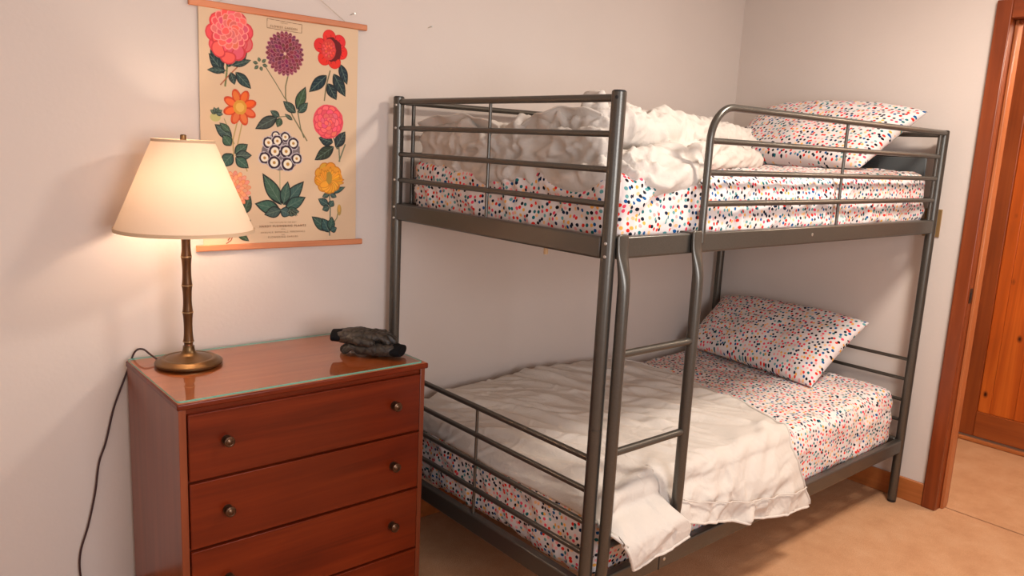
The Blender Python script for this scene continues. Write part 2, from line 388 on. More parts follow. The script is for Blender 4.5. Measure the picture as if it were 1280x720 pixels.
# dark panel across the head end of the upper bunk
hp = MB().box(BL_-.022, -1.0, 1.40, BL_-.013, -.05, 1.562).build('head_panel', M['panel'], bed, .003)
rb = MB()
for k in range(5): rb.box(BL_-.026, -.80, 1.515+.008*k, BL_-.0215, -.62, 1.519+.008*k)
rb.build('panel_ribs', M['panel'], hp, .001)
# slats under each mattress
for zb in (ZB0+.003, .244):
    for k in range(13):
        x = .14+k*.147
        MB().box(x, -BW+.02, zb, x+.06, -.02, zb+.012).build('bed_slat', M['slat'], bed, .003)
# bolts
for x, y, z, nx, ny in ((-.004, -BW, 1.287, -.9, -.45), (-.004, -BW, 1.252, -.9, -.45), (0, 0, 1.29, -.9, -.45), (0, 0, 1.25, -.9, -.45), (0, 0, 1.65, -.9, -.45), (0, 0, 1.57, -.9, -.45), (0, 0, 1.387, -.9, -.45)):
    n_ = Vector((nx, ny, 0)).normalized()
    disc('bolt', M['steel'], Vector((x, y, z))+n_*.0185, n_, .0042, .003, bed)
for x, z in ((1.02, 1.275), (.345, .273), (.06, .273)):
    disc('bolt', M['steel'], (x, -BW-.014, z), (0, -1, 0), .0058, .003, bed)
MB().box(.318, -BW-.0165, .244, .3205, -BW-.0145, .303).build('beam_seam', M['plastic'], bed)
MB().box(.012, -.795, ZB0-.022, .022, -.785, ZB0+.01).build('slat_peg', M['slat'], bed, .001)
# ladder
LY = -BW-.038
lad = empty('ladder'); lad.parent = bed
def ladder_rail(x, zb):
    # flattened hook over the beam at the top, round tube below
    prof = []; zs = [1.312, 1.30, 1.26, 1.235, 1.19, 1.15, .9, .6, zb+.08, zb+.04, zb]
    wx = [.0215, .0215, .0215, .0205, .0185, .0175, .0175, .0175, .0175, .019, .019]
    wy = [.006, .006, .007, .011, .0155, .0175, .0175, .0175, .0175, .009, .006]
    yy = [-BW-.0215, -BW-.0225, -BW-.023, -BW-.029, LY-.0, LY, LY, LY, LY, -BW-.028, -BW-.0225]
    n = 20; vs = []
    for z, a, b, y in zip(zs, wx, wy, yy):
        for j in range(n):
            t = 2*math.pi*j/n; ct, st_ = math.cos(t), math.sin(t); e = .6 if b < .01 else 1
            vs.append((x+a*math.copysign(abs(ct)**e, ct), y+b*math.copysign(abs(st_)**e, st_), z))
    k = len(zs)
    fs = [(i*n+(j+1) % n, i*n+j, (i+1)*n+j, (i+1)*n+(j+1) % n) for i in range(k-1) for j in range(n)]
    fs += [tuple(range(n)), tuple(reversed([(k-1)*n+j for j in range(n)]))]
    o = MB().add(vs, fs).build('ladder_rail', met, lad, smooth=True)
    s = o.modifiers.new('sub', 'SUBSURF'); s.levels = 1; s.render_levels = 2
    # hook plate over the beam
    return o
for x, zb in ((.030, .268), (.352, .355)): ladder_rail(x, zb)
for x in (.030, .352): MB().box(x-.021, -BW-.026, ZB1-.004, x+.021, -BW+.03, ZB1+.004).build('ladder_hook', met, lad, .002)
for z in (.985, .703, .425): MB().tube([(.04, LY, z), (.342, LY, z)], .0112, 16).build('rung', met, lad, smooth=True)

# ------------------------------------------------------------------ cloth tools
def nz(x, y, z=0): return noise.noise(Vector((x, y, z)))
def ridge(x, y, z=0):
    return (1-abs(nz(x, y, z))*2.2)
def grid_mesh(name, P, m, parent=None, uvf=None, skip=None, close=False, solid=0, sub=0, offset=1):
    # P: array (nu, nv, 3)
    nu, nv = P.shape[:2]
    idx = lambda i, j: i*nv+j
    fs = [(idx(i, j), idx(i+1, j), idx(i+1, j+1), idx(i, j+1)) for i in range(nu-1) for j in range(nv-1) if not (skip and skip(i, j))]
    me = bpy.data.meshes.new(name); me.from_pydata([tuple(p) for p in P.reshape(-1, 3)], [], fs)
    if uvf is not None:
        uv = me.uv_layers.new(name='UVMap'); UV = uvf.reshape(-1, 2)
        li = np.zeros(len(me.loops), dtype=np.int32); me.loops.foreach_get('vertex_index', li)
        uv.data.foreach_set('uv', UV[li].astype(np.float32).ravel())
    o = link(name, me, m, parent, True)
    if sub: s = o.modifiers.new('sub', 'SUBSURF'); s.levels = sub; s.render_levels = sub
    if solid:
        s = o.modifiers.new('solid', 'SOLIDIFY'); s.thickness = solid; s.offset = offset
    return o

def creases(co, no, nstroke, ln, wd, amp, bias, seed, where=None, jitter=.5, valley=.45):
    """Fold strokes: soft ridges that run along short bent lines over a surface. co, no: (n,3)."""
    rg = np.random.default_rng(seed); out = np.zeros(len(co)); idx = np.arange(len(co)) if where is None else np.nonzero(where)[0]
    for _ in range(nstroke):
        i = rg.choice(idx); p = co[i].copy(); n_ = no[i]
        d_ = np.array(bias(p, rg), float)+rg.normal(0, jitter, 3); L_ = rg.uniform(*ln); w_ = rg.uniform(*wd); a_ = rg.uniform(.5, 1)*amp*w_/wd[1]
        box_ = np.nonzero(np.abs(co-p).max(1) < L_+3*w_)[0]; c_ = co[box_]; nn_ = no[box_]
        best = np.full(len(box_), 1e9); sp_ = np.zeros(len(box_)); bend = rg.normal(0, .35); k = 6
        d_ = d_-n_*(d_@n_); d_ /= np.linalg.norm(d_)+1e-9; side = np.cross(n_, d_)
        q_ = p-d_*L_/2; 
        for m_ in range(k):
            q2_ = q_+(d_+side*bend*(m_/k-.5)*2)*L_/k
            ab = q2_-q_; t = np.clip(((c_-q_)@ab)/(ab@ab+1e-12), 0, 1); dd = c_-q_-t[:, None]*ab
            dn = (dd*n_).sum(1); dd = dd-dn[:, None]*n_*.6; r_ = np.linalg.norm(dd, axis=1); u_ = r_ < best
            best[u_] = r_[u_]; sp_[u_] = (m_+t[u_])/k; q_ = q2_
        tp = np.sin(np.pi*np.clip(sp_, 0, 1))**.7; fac = np.clip((nn_@n_)*1.5, 0, 1)
        out[box_] += a_*tp*fac*(np.exp(-(best/w_)**2)-valley*np.exp(-((best-1.9*w_)/(1.1*w_))**2))
    return out
# mattress wrapped in the dotted sheet: rounded box skin with gathers
def mattress(name, label, z0, z1, seed, lift):
    root = tag(empty(name, (1.02, -.52, z0)), label, 'mattress', None); root.location = (0, 0, 0)
    x0, x1, y0, y1 = .045, BL_-.035, -BW+.022, -.028
    cx, cy, cz = (x0+x1)/2, (y0+y1)/2, (z0+z1)/2
    hx, hy, hz = (x1-x0)/2, (y1-y0)/2, (z1-z0)/2
    bm = bmesh.new()
    nx, ny, nzv = 170, 90, 18
    def side(u, v, nu, nv, f, uvf):
        vs = [[bm.verts.new(f(-1+2*i/nu, -1+2*j/nv)) for j in range(nv+1)] for i in range(nu+1)]
        return vs
    uvl = bm.loops.layers.uv.new('UVMap')
    def face_grid(nu, nv, f, g):
        vs = [[bm.verts.new(f(-1+2*i/nu, -1+2*j/nv)) for j in range(nv+1)] for i in range(nu+1)]
        for i in range(nu):
            for j in range(nv):
                q_ = [vs[i][j], vs[i+1][j], vs[i+1][j+1], vs[i][j+1]]
                fc = bm.faces.new(q_); fc.smooth = True
                for l in fc.loops: l[uvl].uv = g(l.vert.co)
    S = Vector((hx, hy, hz)); rr_ = .055
    def wrap(p):                                    # cube point to rounded box + cloth folds
        q_ = Vector((p[0]*hx, p[1]*hy, p[2]*hz))
        inn = Vector((max(-hx+rr_, min(hx-rr_, q_.x)), max(-hy+rr_, min(hy-rr_, q_.y)), max(-hz+rr_, min(hz-rr_, q_.z))))
        d_ = q_-inn
        if d_.length > 1e-6: q_ = inn+d_.normalized()*rr_
        n_ = d_.normalized() if d_.length > 1e-6 else Vector((0, 0, 1))
        a = Vector((cx, cy, cz))+q_
        s = seed*7.3
        side_ = 1-abs(n_.z)
        fold = 0
        if side_ > .3:                              # vertical gathers on the sides
            t = a.x if abs(n_.y) > abs(n_.x) else a.y*1.0
            wv = t*9+2.2*nz(t*2, a.z*5, s)
            fold += .008*max(0, nz(wv, a.z*3, s+1)+.15)+.004*nz(t*22, a.z*12, s)
            fold += .006*(1-abs(nz(t*3+a.z*10, a.z*9-t*2, s+4))*3)*.7
        else:
            fold += .004*nz(a.x*5, a.y*5, s)+.004*ridge(a.x*4+a.y*3, a.y*2.5-a.x, s+2)+.0025*nz(a.x*16, a.y*16, s)
        a.z += lift*max(0, (p[2]+1)/2)*((a.x-x0)/(x1-x0))**2+(.016*max(0, (p[2]+1)/2)*math.exp(-((a.x-1.85)/.22)**2-((a.y+.75)/.35)**2) if seed == 2 else 0)
        return a+n_*fold
    uvo = seed*.37
    face_grid(nx, ny, lambda u, v: wrap((u, v, 1)), lambda c_: (c_.x+uvo, c_.y))
    face_grid(nx, nzv, lambda u, v: wrap((u, -1, v)), lambda c_: (c_.x+uvo, y0-(z1-c_.z)))
    face_grid(nx, nzv, lambda u, v: wrap((-u, 1, v)), lambda c_: (c_.x+uvo, y1+(z1-c_.z)))
    face_grid(ny, nzv, lambda u, v: wrap((-1, -u, v)), lambda c_: (x0-(z1-c_.z)+uvo, c_.y))
    face_grid(ny, nzv, lambda u, v: wrap((1, u, v)), lambda c_: (x1+(z1-c_.z)+uvo, c_.y))
    bmesh.ops.remove_doubles(bm, verts=bm.verts, dist=.0004)
    me = bpy.data.meshes.new('fitted_sheet'); bm.to_mesh(me); bm.free()
    nv_ = len(me.vertices); co = np.zeros(nv_*3, np.float32); me.vertices.foreach_get('co', co); co = co.reshape(-1, 3)
    no = np.zeros(nv_*3, np.float32); me.vertices.foreach_get('normal', no); no = no.reshape(-1, 3)
    sd = np.abs(no[:, 2]) < .6
    dd = creases(co, no, 170, (.07, .22), (.006, .014), .008, lambda p, g: (.5, .5, 1.2), seed*10+1, sd, .5)
    dd += creases(co, no, 46, (.12, .40), (.010, .022), .008, lambda p, g: (1, 1, .3), seed*10+2, sd, .45)
    dd += creases(co, no, 120, (.10, .35), (.008, .020), .007, lambda p, g: (.5, -1, 0), seed*10+3, ~sd, .6)
    co += no*dd[:, None]; me.vertices.foreach_set('co', co.ravel()); me.update()
    o = link('fitted_sheet', me, M['polka'], root, True)
    ply = MB().box(x0+.04, y0+.04, z0+.004, x1-.04, y1-.04, z1-.06).build('mattress_core', M['white'], root, .02)
    return root
mattress('mattress', 'upper bunk mattress in a multicoloured polka dot fitted sheet', 1.262, 1.468, 1, .036)
mattress('mattress', 'lower bunk mattress in a multicoloured polka dot fitted sheet', .262, .512, 2, .02)

# pillows
def pillow(label, A, B, C, D, thick, seed, sag=0.0, arch=.03):
    """A,B bottom edge corners; C,D top edge corners (A-D and B-C are the short sides)."""
    A, B, C, D = map(Vector, (A, B, C, D)); nu, nv = 72, 52
    n_ = ((B-A).cross(D-A)).normalized()
    o_ = (A+B+C+D)/4; root = None
    def pt(u, v, s):
        # pinch the outline between corners
        iu = 1-.055*(1-u*u)**1.0*0; pu = u*(1-.045*(1-v*v)); pv = v*(1-.07*(1-u*u))
        a, b = (pu+1)/2, (pv+1)/2
        p = (A*(1-a)+B*a)*(1-b)+(D*(1-a)+C*a)*b
        e = max(0, (1-u*u))*max(0, (1-v*v))
        t = thick*(e**.42)*(1-.12*nz(u*1.5, v*1.5, seed))
        edge = 1-e
        wr = .010*nz(u*3+v, v*3, seed+s)*e**.3+.006*ridge(u*2.2+v*2, v*5-u, seed+2*s)*(e**.25)
        wr += .007*edge**3*nz(math.atan2(v, u)*7, seed, s)*min(1, e*18)
        p = p+(D-A).normalized()*arch*max(0, v)**2*(1-u*u)
        return p+n_*(s*(t*.5+wr*min(1, e*12)))-Vector((0, 0, sag*(1-(u*u))))
    vs = []; fs = []; uvs = []
    W_, H_ = (B-A).length, (D-A).length
    for s in (1, -1):
        base = len(vs)
        for i in range(nu+1):
            for j in range(nv+1):
                u = math.sin((-1+2*i/nu)*math.pi/2*.96)/math.sin(math.pi/2*.96); v = math.sin((-1+2*j/nv)*math.pi/2*.96)/math.sin(math.pi/2*.96)
                vs.append(tuple(pt(u, v, s))); uvs.append((u*W_/2+seed*.31+s*.7, v*H_/2))
        for i in range(nu):
            for j in range(nv):
                q_ = [base+i*(nv+1)+j, base+(i+1)*(nv+1)+j, base+(i+1)*(nv+1)+j+1, base+i*(nv+1)+j+1]
                fs.append(tuple(q_) if s > 0 else tuple(reversed(q_)))
    me = bpy.data.meshes.new('pillow'); me.from_pydata(vs, [], fs)
    uv = me.uv_layers.new(name='UVMap')
    for l in me.loops: uv.data[l.index].uv = uvs[l.vertex_index]
    bm = bmesh.new(); bm.from_mesh(me); bmesh.ops.remove_doubles(bm, verts=bm.verts, dist=.0003); bm.to_mesh(me); bm.free()
    o = link('pillow', me, M['polka'], None, True)
    return tag(o, label, 'pillow')
pillow('polka dot pillow leaning against the head of the lower bunk', (1.70, -.06, .57), (1.655, -.80, .545), (1.975, -.87, .815), (2.0, -.08, .80), .17, 3)
pillow('polka dot pillow propped at the head of the upper bunk', (1.70, -.14, 1.505), (1.72, -.86, 1.508), (1.965, -1.0, 1.752), (1.97, -.24, 1.775), .17, 5, 0, .05)

# ------------------------------------------------------------------ lower comforter: spread over the bed, draped over the side
def lower_comforter():
    na, nb = 211, 231; Rst = np.zeros((na, nb, 2)); P = np.zeros((na, nb, 3)); ye = -BW; rad = .055; yb = -.035
    xr_t = lambda t: np.interp(t, [0, .12, .3, .55, .75, .93, 1.06, 1.15, 1.27, 1.40], [1.14, 1.21, 1.245, 1.215, 1.17, 1.10, 1.07, 1.10, 1.16, 1.20])
    flat = abs(ye-yb)-rad; arcl = rad*math.pi/2; asp = .29; split = int(round(asp*(na-1)))
    ztop = lambda x, y: .556+.030*math.exp(-((x-.75)/.4)**2-((y+.12)/.3)**2)+.016*math.exp(-((x-.4)/.25)**2-((y+.5)/.3)**2)-.03*max(0, (.25-x)/.25)**2*(1+y*.3)
    for i in range(na):
        a = i/(na-1)
        for j in range(nb):
            b = j/(nb-1)
            # hem height of this column
            if i < split:
                k = a/asp; hem_z = np.interp(k, [0, .17, .30, .7, 1], [.475, .362, .350, .358, .375])
            else:
                k = (a-asp)/(1-asp); hem_z = np.interp(k, [0, .2, .5, .78, 1], [.418, .36, .292, .262, .236])
            zz = .556; total = flat+arcl+(zz-rad-hem_z); t = b*total
            s_ = a*xr_t(t)
            if s_ < .10: th = (1-s_/.10)*math.pi/2*.95; x = .032+.068*(1-math.sin(th)); dz_ = -.068*(1-math.cos(th))
            else: x, dz_ = s_, 0
            if t < flat: p = (x, yb-t, ztop(x, yb-t)+dz_)
            elif t < flat+arcl:
                th = (t-flat)/rad; p = (x, yb-flat-rad*math.sin(th), ztop(x, ye)-rad+rad*math.cos(th)+dz_*math.cos(th))
            else:
                dn = t-flat-arcl; z = ztop(x, ye)-rad-dn
                if i < split:
                    k = min(1, dn/.07); kk = a/asp; k2 = min(1, dn/.16)
                    y = ye-.090*math.sin(k*math.pi/2)**1.2+.018*max(0, dn-.10)/.1
                    tgt = .050+kk*(.276+.044*max(0, min(1, (dn-.03)/.06))); x = x*(1-k)+tgt*k
                    
                else:
                    kk = (a-asp)/(1-asp); k = min(1, dn/.14)
                    y = ye-.018*min(1, dn/.07)-.030*math.sin(min(dn/.28, 1)*math.pi*.62)-.010*math.sin(kk*9+1)*k
                    x = x+.02*k*(1-kk)
                p = (x, y, z)
            P[i, j] = p; Rst[i, j] = (s_, t)
    du = np.gradient(P, axis=0); dv = np.gradient(P, axis=1); no = np.cross(dv, du); no /= np.linalg.norm(no, axis=-1)[..., None]+1e-12
    co = P.reshape(-1, 3).copy(); n_ = no.reshape(-1, 3); T = Rst[..., 1].ravel(); Sx = Rst[..., 0].ravel()
    top_ = T < .84; drape = T > 1.06
    d = creases(co, n_, 60, (.30, .70), (.014, .030), .0125, lambda p, g: (.45, -1, 0), 31, top_, .22)
    d += creases(co, n_, 130, (.12, .40), (.005, .011), .0050, lambda p, g: (.5, -1, 0), 32, top_, .35)
    d += creases(co, n_, 90, (.05, .15), (.004, .007), .0028, lambda p, g: (.3, -.6, 0), 33, None, .7)
    d += creases(co, n_, 40, (.12, .36), (.014, .030), .012, lambda p, g: (.8, -.2, .45), 34, T > .96, .4)
    d += creases(co, n_, 80, (.06, .22), (.005, .010), .0034, lambda p, g: (.7, -.2, .6), 35, T > .96, .6)
    big = np.array([.012*nz(p[0]*4, p[1]*4, p[2]*4+5) for p in co]); d += big
    lim = np.where((T > .98) & (Sx > .24) & (Sx < .42), .15, 1.0)
    d = np.clip(d*lim, -.012, .04)
    co += n_*d[:, None]
    return co.reshape(na, nb, 3), split, Rst
X, split, Rst = lower_comforter()
skip = lambda i, j: i == split-1 and Rst[i, j, 1] > 1.03
cf = tag(empty('comforter'), 'white cotton comforter spread over the lower bunk and hanging over its side', 'comforter')
grid_mesh('duvet_cover', X, M['white'], cf, uvf=Rst, skip=skip, solid=.009)
# hems
def hem(pts, r, parent, name='hem'): return MB().tube([tuple(p) for p in pts], r, 8).build(name, M['white'], parent, smooth=True)
hem(X[split:, -1][::2], .0045, cf); hem(X[:split, -1][::2], .0045, cf); hem(X[-1, 3:][::3], .0045, cf); hem(X[split+16:, -16]+np.array([0, -.0095, 0]), .0022, cf, 'hem_seam')

# ------------------------------------------------------------------ upper comforter: heaped and folded
def lump_mesh(name, tubes, voxel, m, parent, disp, smooth_it=4):
    mb = MB()
    for pts, r in tubes:
        sp = spline(pts, 6); k = len(sp)
        rs = [float(np.interp(i/(k-1), np.linspace(0, 1, len(r)), r)) for i in range(k)]
        mb.tube(sp, rs, 14)
        for e, rad_ in ((sp[0], rs[0]), (sp[-1], rs[-1])):
            nn = 7; prof = [(max(.0005, rad_*.98*math.sin(math.pi*i/nn)), -rad_*.98*math.cos(math.pi*i/nn)) for i in range(nn+1)]
            mb.lathe(prof, e, 12)
    o = mb.build(name, m, parent)
    md = o.modifiers.new('remesh', 'REMESH'); md.mode = 'VOXEL'; md.voxel_size = voxel
    s = o.modifiers.new('smooth', 'SMOOTH'); s.iterations = smooth_it; s.factor = .5
    dg = bpy.context.evaluated_depsgraph_get(); dg.update()
    me = bpy.data.meshes.new_from_object(o.evaluated_get(dg)); o.modifiers.clear()
    old = o.data; o.data = me
    if not len(me.materials): me.materials.append(m)
    n = len(me.vertices); co = np.zeros(n*3, np.float32); me.vertices.foreach_get('co', co); co = co.reshape(-1, 3)
    no = np.zeros(n*3, np.float32); me.vertices.foreach_get('normal', no); no = no.reshape(-1, 3)
    d_ = np.array([disp(*p) for p in co]); co += no*d_[:, None]
    me.vertices.foreach_set('co', co.ravel()); me.polygons.foreach_set('use_smooth', [True]*len(me.polygons)); me.update()
    return o
uc = tag(empty('comforter'), 'white cotton comforter bunched up along the upper bunk', 'comforter')
tubes = [
    ([(.16, -.22, 1.49), (.7, -.25, 1.50), (1.35, -.25, 1.50)], [.11, .12, .10]),
    ([(.15, -.5, 1.49), (.7, -.5, 1.50), (1.3, -.45, 1.50)], [.10, .11, .09]),
    ([(.16, -.76, 1.48), (.5, -.78, 1.48)], [.085, .09]),
    # lower roll that runs along the foot end, dipping toward the near corner, then along the side
    ([(.085, -.08, 1.470), (.078, -.3, 1.462), (.078, -.55, 1.452), (.085, -.75, 1.445), (.10, -.93, 1.447), (.22, -.99, 1.450), (.36, -.985, 1.460), (.46, -.94, 1.485), (.54, -.86, 1.51)], [.042, .046, .05, .054, .058, .052, .050, .045, .035]),
    ([(.16, -.93, 1.49), (.28, -.94, 1.50), (.42, -.90, 1.505), (.50, -.82, 1.52)], [.05, .05, .05, .04]),
    # upper layer at the foot end
    ([(.085, -.08, 1.535), (.08, -.25, 1.54), (.085, -.45, 1.53), (.10, -.65, 1.53), (.12, -.88, 1.535)], [.042, .050, .048, .055, .06]),
    ([(.11, -.52, 1.57), (.13, -.70, 1.585), (.18, -.84, 1.59), (.28, -.84, 1.60)], [.04, .055, .06, .06]),
    ([(.10, -.10, 1.565), (.13, -.28, 1.575), (.18, -.42, 1.56)], [.03, .035, .03]),
    # big rolled fold beside the ladder
    ([(.18, -.80, 1.59), (.34, -.80, 1.595), (.5, -.76, 1.595), (.66, -.70, 1.595), (.80, -.64, 1.595)], [.06, .072, .075, .072, .060]),
    ([(.17, -.80, 1.60), (.195, -.775, 1.645), (.215, -.755, 1.685)], [.065, .042, .012]), ([(.21, -.76, 1.67), (.26, -.74, 1.64), (.36, -.72, 1.62)], [.016, .035, .05]),
    # turned end of the roll: a small loop of cloth
    ([(.44, -.93, 1.50), (.50, -.925, 1.535), (.55, -.90, 1.53), (.565, -.86, 1.50), (.53, -.85, 1.47)], [.012, .016, .020, .022, .02]),
    # two stacked rolls toward the pillow
    ([(.78, -.66, 1.605), (1.0, -.56, 1.61), (1.25, -.50, 1.605), (1.46, -.46, 1.595)], [.058, .062, .060, .050]),
    ([(.5, -.82, 1.52), (.8, -.72, 1.52), (1.1, -.62, 1.52), (1.46, -.52, 1.515)], [.042, .048, .048, .042]),
    ([(.3, -.35, 1.57), (.8, -.3, 1.59), (1.3, -.25, 1.57)], [.06, .06, .06]),
]
def disp(x, y, z):
    v = Vector((x, y, z)); return .012*noise.noise(v*5)+.006*noise.noise(v*13)
uo = lump_mesh('duvet_cover', tubes, .0085, M['white'], uc, disp, 3)
me = uo.data; n = len(me.vertices); co = np.zeros(n*3, np.float32); me.vertices.foreach_get('co', co); co = co.reshape(-1, 3)
no = np.zeros(n*3, np.float32); me.vertices.foreach_get('normal', no); no = no.reshape(-1, 3)
upf = (no[:, 2] > -.5) & (co[:, 1] < -.2)
fb = lambda p, g: ((0, 1, -.35) if p[0] < .2 else (.75, .55, .45)) if g.random() < .7 else ((0, .6, .7) if p[0] < .2 else (1, .3, 0))
dd = creases(co, no, 110, (.12, .34), (.012, .024), .020, fb, 61, upf, .35)
dd += creases(co, no, 260, (.06, .20), (.006, .012), .009, fb, 62, upf, .5)
dd += creases(co, no, 200, (.04, .10), (.004, .006), .004, fb, 63, upf, .8)
ft = upf & (co[:, 0] < .24)
dd += creases(co, no, 130, (.08, .26), (.006, .012), .014, lambda p, g: (0, 1, -.5) if g.random() < .6 else (0, .5, .8), 64, ft, .8)
nr = upf & (co[:, 1] < -.45) & (co[:, 0] > .15)
dd += creases(co, no, 170, (.08, .24), (.007, .014), .010, lambda p, g: (.55, .6, .5) if g.random() < .65 else (1, .3, -.2), 65, nr, .8)
co += no*np.clip(dd, -.016, .03)[:, None]; co[:, 0] = np.maximum(co[:, 0], .012)
me.vertices.foreach_set('co', co.ravel()); me.update()
# turned-up cloth edges with piping
def ruffle(path, height, tilt, thick=.004):
    P_ = spline(path, 10); k = len(P_); nv = 6; G = np.zeros((k, nv, 3))
    for i, p in enumerate(P_):
        t = (P_[min(i+1, k-1)]-P_[max(i-1, 0)]).normalized(); s = t.cross(Vector((0, 0, 1))).normalized()
        hh = height*(.55+.45*math.sin(math.pi*i/(k-1)))*(1+.5*nz(i*.13, 3))
        for j in range(nv):
            f = j/(nv-1); G[i, j] = p+Vector((0, 0, hh*f))+s*(tilt*f*f+.006*math.sin(i*.5+2*f))
    o = grid_mesh('cloth_edge', G, M['white'], uc, solid=thick, sub=1, offset=0)
    return o, G[:, -1]
for path, h_, tl in (([(.06, -.07, 1.56), (.07, -.2, 1.57), (.085, -.34, 1.565), (.10, -.46, 1.555)], .055, .02),
                     ([(.11, -.58, 1.565), (.10, -.66, 1.585), (.12, -.76, 1.60), (.15, -.86, 1.60)], .05, .02)):
    o, e = ruffle(path, h_, tl); MB().tube([tuple(p) for p in e], .0035, 8).build('piping', M['white'], o, smooth=True)

# ------------------------------------------------------------------ dresser
X0, X1, Y0, Y1, DZ = -.922, -.151, -.441, .034, .831
dr = tag(empty('dresser', (-.54, -.2, 0)), 'reddish cherry wood dresser with four drawers beside the bunk bed', 'dresser'); dr.location = (0, 0, 0)
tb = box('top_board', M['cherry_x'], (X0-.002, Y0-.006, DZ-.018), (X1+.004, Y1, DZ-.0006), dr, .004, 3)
box('top_lit_layer', M['cherry_top_lit'], (X0+.002, Y0-.002, DZ-.002), (X1, Y1-.002, DZ), tb)  # thin layer over the same wood, carrying the painted light of the top
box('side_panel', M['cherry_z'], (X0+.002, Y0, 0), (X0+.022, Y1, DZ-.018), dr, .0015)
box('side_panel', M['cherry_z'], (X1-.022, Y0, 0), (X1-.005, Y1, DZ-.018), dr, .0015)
box('back_panel', M['cherry_z'], (X0+.02, Y1-.01, .04), (X1-.02, Y1-.002, DZ-.018), dr)
box('carcass', M['cherry_x'], (X0+.022, Y0+.012, .01), (X1-.022, Y1-.012, DZ-.018), dr)
box('top_rail', M['cherry_x'], (X0+.022, Y0+.007, DZ-.034), (X1-.022, Y0+.02, DZ-.018), dr, .001)
def knob(px_, pz, parent):
    mbk = MB(); prof = [(.006, 0), (.007, .004), (.0055, .008), (.0075, .013), (.0135, .016), (.0150, .019), (.0145, .0225), (.011, .0245), (.009, .0240), (.006, .0255), (.0005, .027)]
    n = 28; vs = [(px_+r*math.cos(2*math.pi*j/n), Y0-.006-z, pz+r*math.sin(2*math.pi*j/n)) for r, z in prof for j in range(n)]
    fs = [(i*n+j, i*n+(j+1) % n, (i+1)*n+(j+1) % n, (i+1)*n+j) for i in range(len(prof)-1) for j in range(n)]
    fs.append(tuple((len(prof)-1)*n+j for j in range(n)))
    mbk.add(vs, fs); o = mbk.build('knob', M['knobm'], parent, smooth=True)
    MB().tube([(px_, Y0-.004, pz), (px_, Y0-.0075, pz)], .0135, 24).build('backplate', M['knobm'], o, smooth=True)
for z1_, z0_ in ((.797, .611), (.604, .416), (.409, .203), (.196, .03)):
    f = MB().box(X0+.025, Y0-.004, z0_, X1-.025, Y0+.012, z1_).build('drawer', M['cherry_x'], dr, .0025, 2)
    MB().box(X0+.025, Y0-.0055, z1_-.006, X1-.025, Y0-.002, z1_).build('drawer_lip', M['cherry_x'], f, .001)
    zc = {.797: .711, .604: .51, .409: .306, .196: .11}[z1_]
    for kx in (-.798, -.271): knob(kx, zc, f)
gl = MB()
# glass sheet with rounded corners
ring = []
gx0, gx1, gy0, gy1, gr = X0+.002, X1-.012, Y0+.002, Y1-.004, .012
for cx_, cy_, a0 in ((gx1-gr, gy1-gr, 0), (gx0+gr, gy1-gr, 90), (gx0+gr, gy0+gr, 180), (gx1-gr, gy0+gr, 270)):
    for k in range(7): t = R(a0+15*k); ring.append((cx_+gr*math.cos(t), cy_+gr*math.sin(t)))
n = len(ring); vs = [(x, y, z) for z in (DZ+.0008, DZ+.0062) for x, y in ring]
gl.add(vs, [tuple(reversed(range(n))), tuple(range(n, 2*n))]); gl.add(vs, [(i, (i+1) % n, n+(i+1) % n, n+i) for i in range(n)], 1)
go = gl.build('glass_top', [M['glass'], M['glass_edge']])
tag(go, 'clear glass sheet with green edge covering the top of the wooden dresser', 'glass sheet')
GZ = DZ+.0062

# ------------------------------------------------------------------ table lamp
lx, ly = -.783, -.109
lp = tag(empty('table_lamp', (lx, ly, GZ)), 'lit table lamp with cream cone shade and bamboo-shaped bronze stem on dresser', 'table lamp')
prof = [(.0005, 0), (.090, 0), (.095, .004), (.0955, .009), (.092, .013), (.086, .0145), (.083, .0165), (.078, .0205), (.070, .0215), (.066, .0200), (.050, .0245), (.036, .028), (.024, .033), (.0185, .040), (.0165, .048), (.016, .056)]
MB().lathe(prof, (0, 0, 0), 72).build('base', M['brass'], lp, smooth=True)
nodes = [.053, .070, .159, .240, .325, .395, .44]
sp = []
for i in range(len(nodes)-1):
    a_, b_ = nodes[i], nodes[i+1]
    for k in range(8):
        t = k/8; sp.append((.0124+.0028*abs(2*t-1)**2.5, a_+(b_-a_)*t))
sp.append((.0150, nodes[-1]))
stem = MB().lathe(sp, (0, 0, 0), 28).build('stem', M['stem'], lp, smooth=True)
for z_ in nodes[1:-1]:
    MB().lathe([(.0146, z_-.0022), (.0162, z_-.0012), (.0162, z_+.0010), (.0146, z_+.0018)], (0, 0, 0), 28).build('ring', M['brass_ring'], stem, smooth=True)
MB().lathe([(.005, .43), (.014, .432), (.017, .44), (.017, .468), (.012, .472)], (0, 0, 0), 24).build('socket', M['brass'], lp, smooth=True)
MB().lathe([(.008, .472), (.013, .485), (.026, .508), (.029, .522), (.026, .537), (.016, .549), (.0005, .552)], (0, 0, 0), 24).build('bulb', M['bulb'], lp, smooth=True)
SB, ST, RB, RT = .405, .658, .190, .084
nn = 72
MB().lathe([(RB+(RT-RB)*i/10, SB+(ST-SB)*i/10) for i in range(11)], (0, 0, 0), nn, cap=False).build('shade', M['shade'], lp, smooth=True)
for r_, z_, h_ in ((RB, SB, .005), (RT, ST, .004)):
    MB().lathe([(r_-.001, z_-h_), (r_+.0016, z_-h_), (r_+.0016, z_+h_), (r_-.001, z_+h_), (r_-.001, z_-h_)], (0, 0, 0), nn, cap=False).build('shade_trim', M['shade_trim'], lp, smooth=True)
hb = MB()
for k in range(3):
    t = 2*math.pi*k/3+.4; hb.tube([(0, 0, ST-.004), (RT*math.cos(t), RT*math.sin(t), ST-.002)], .0016, 8)
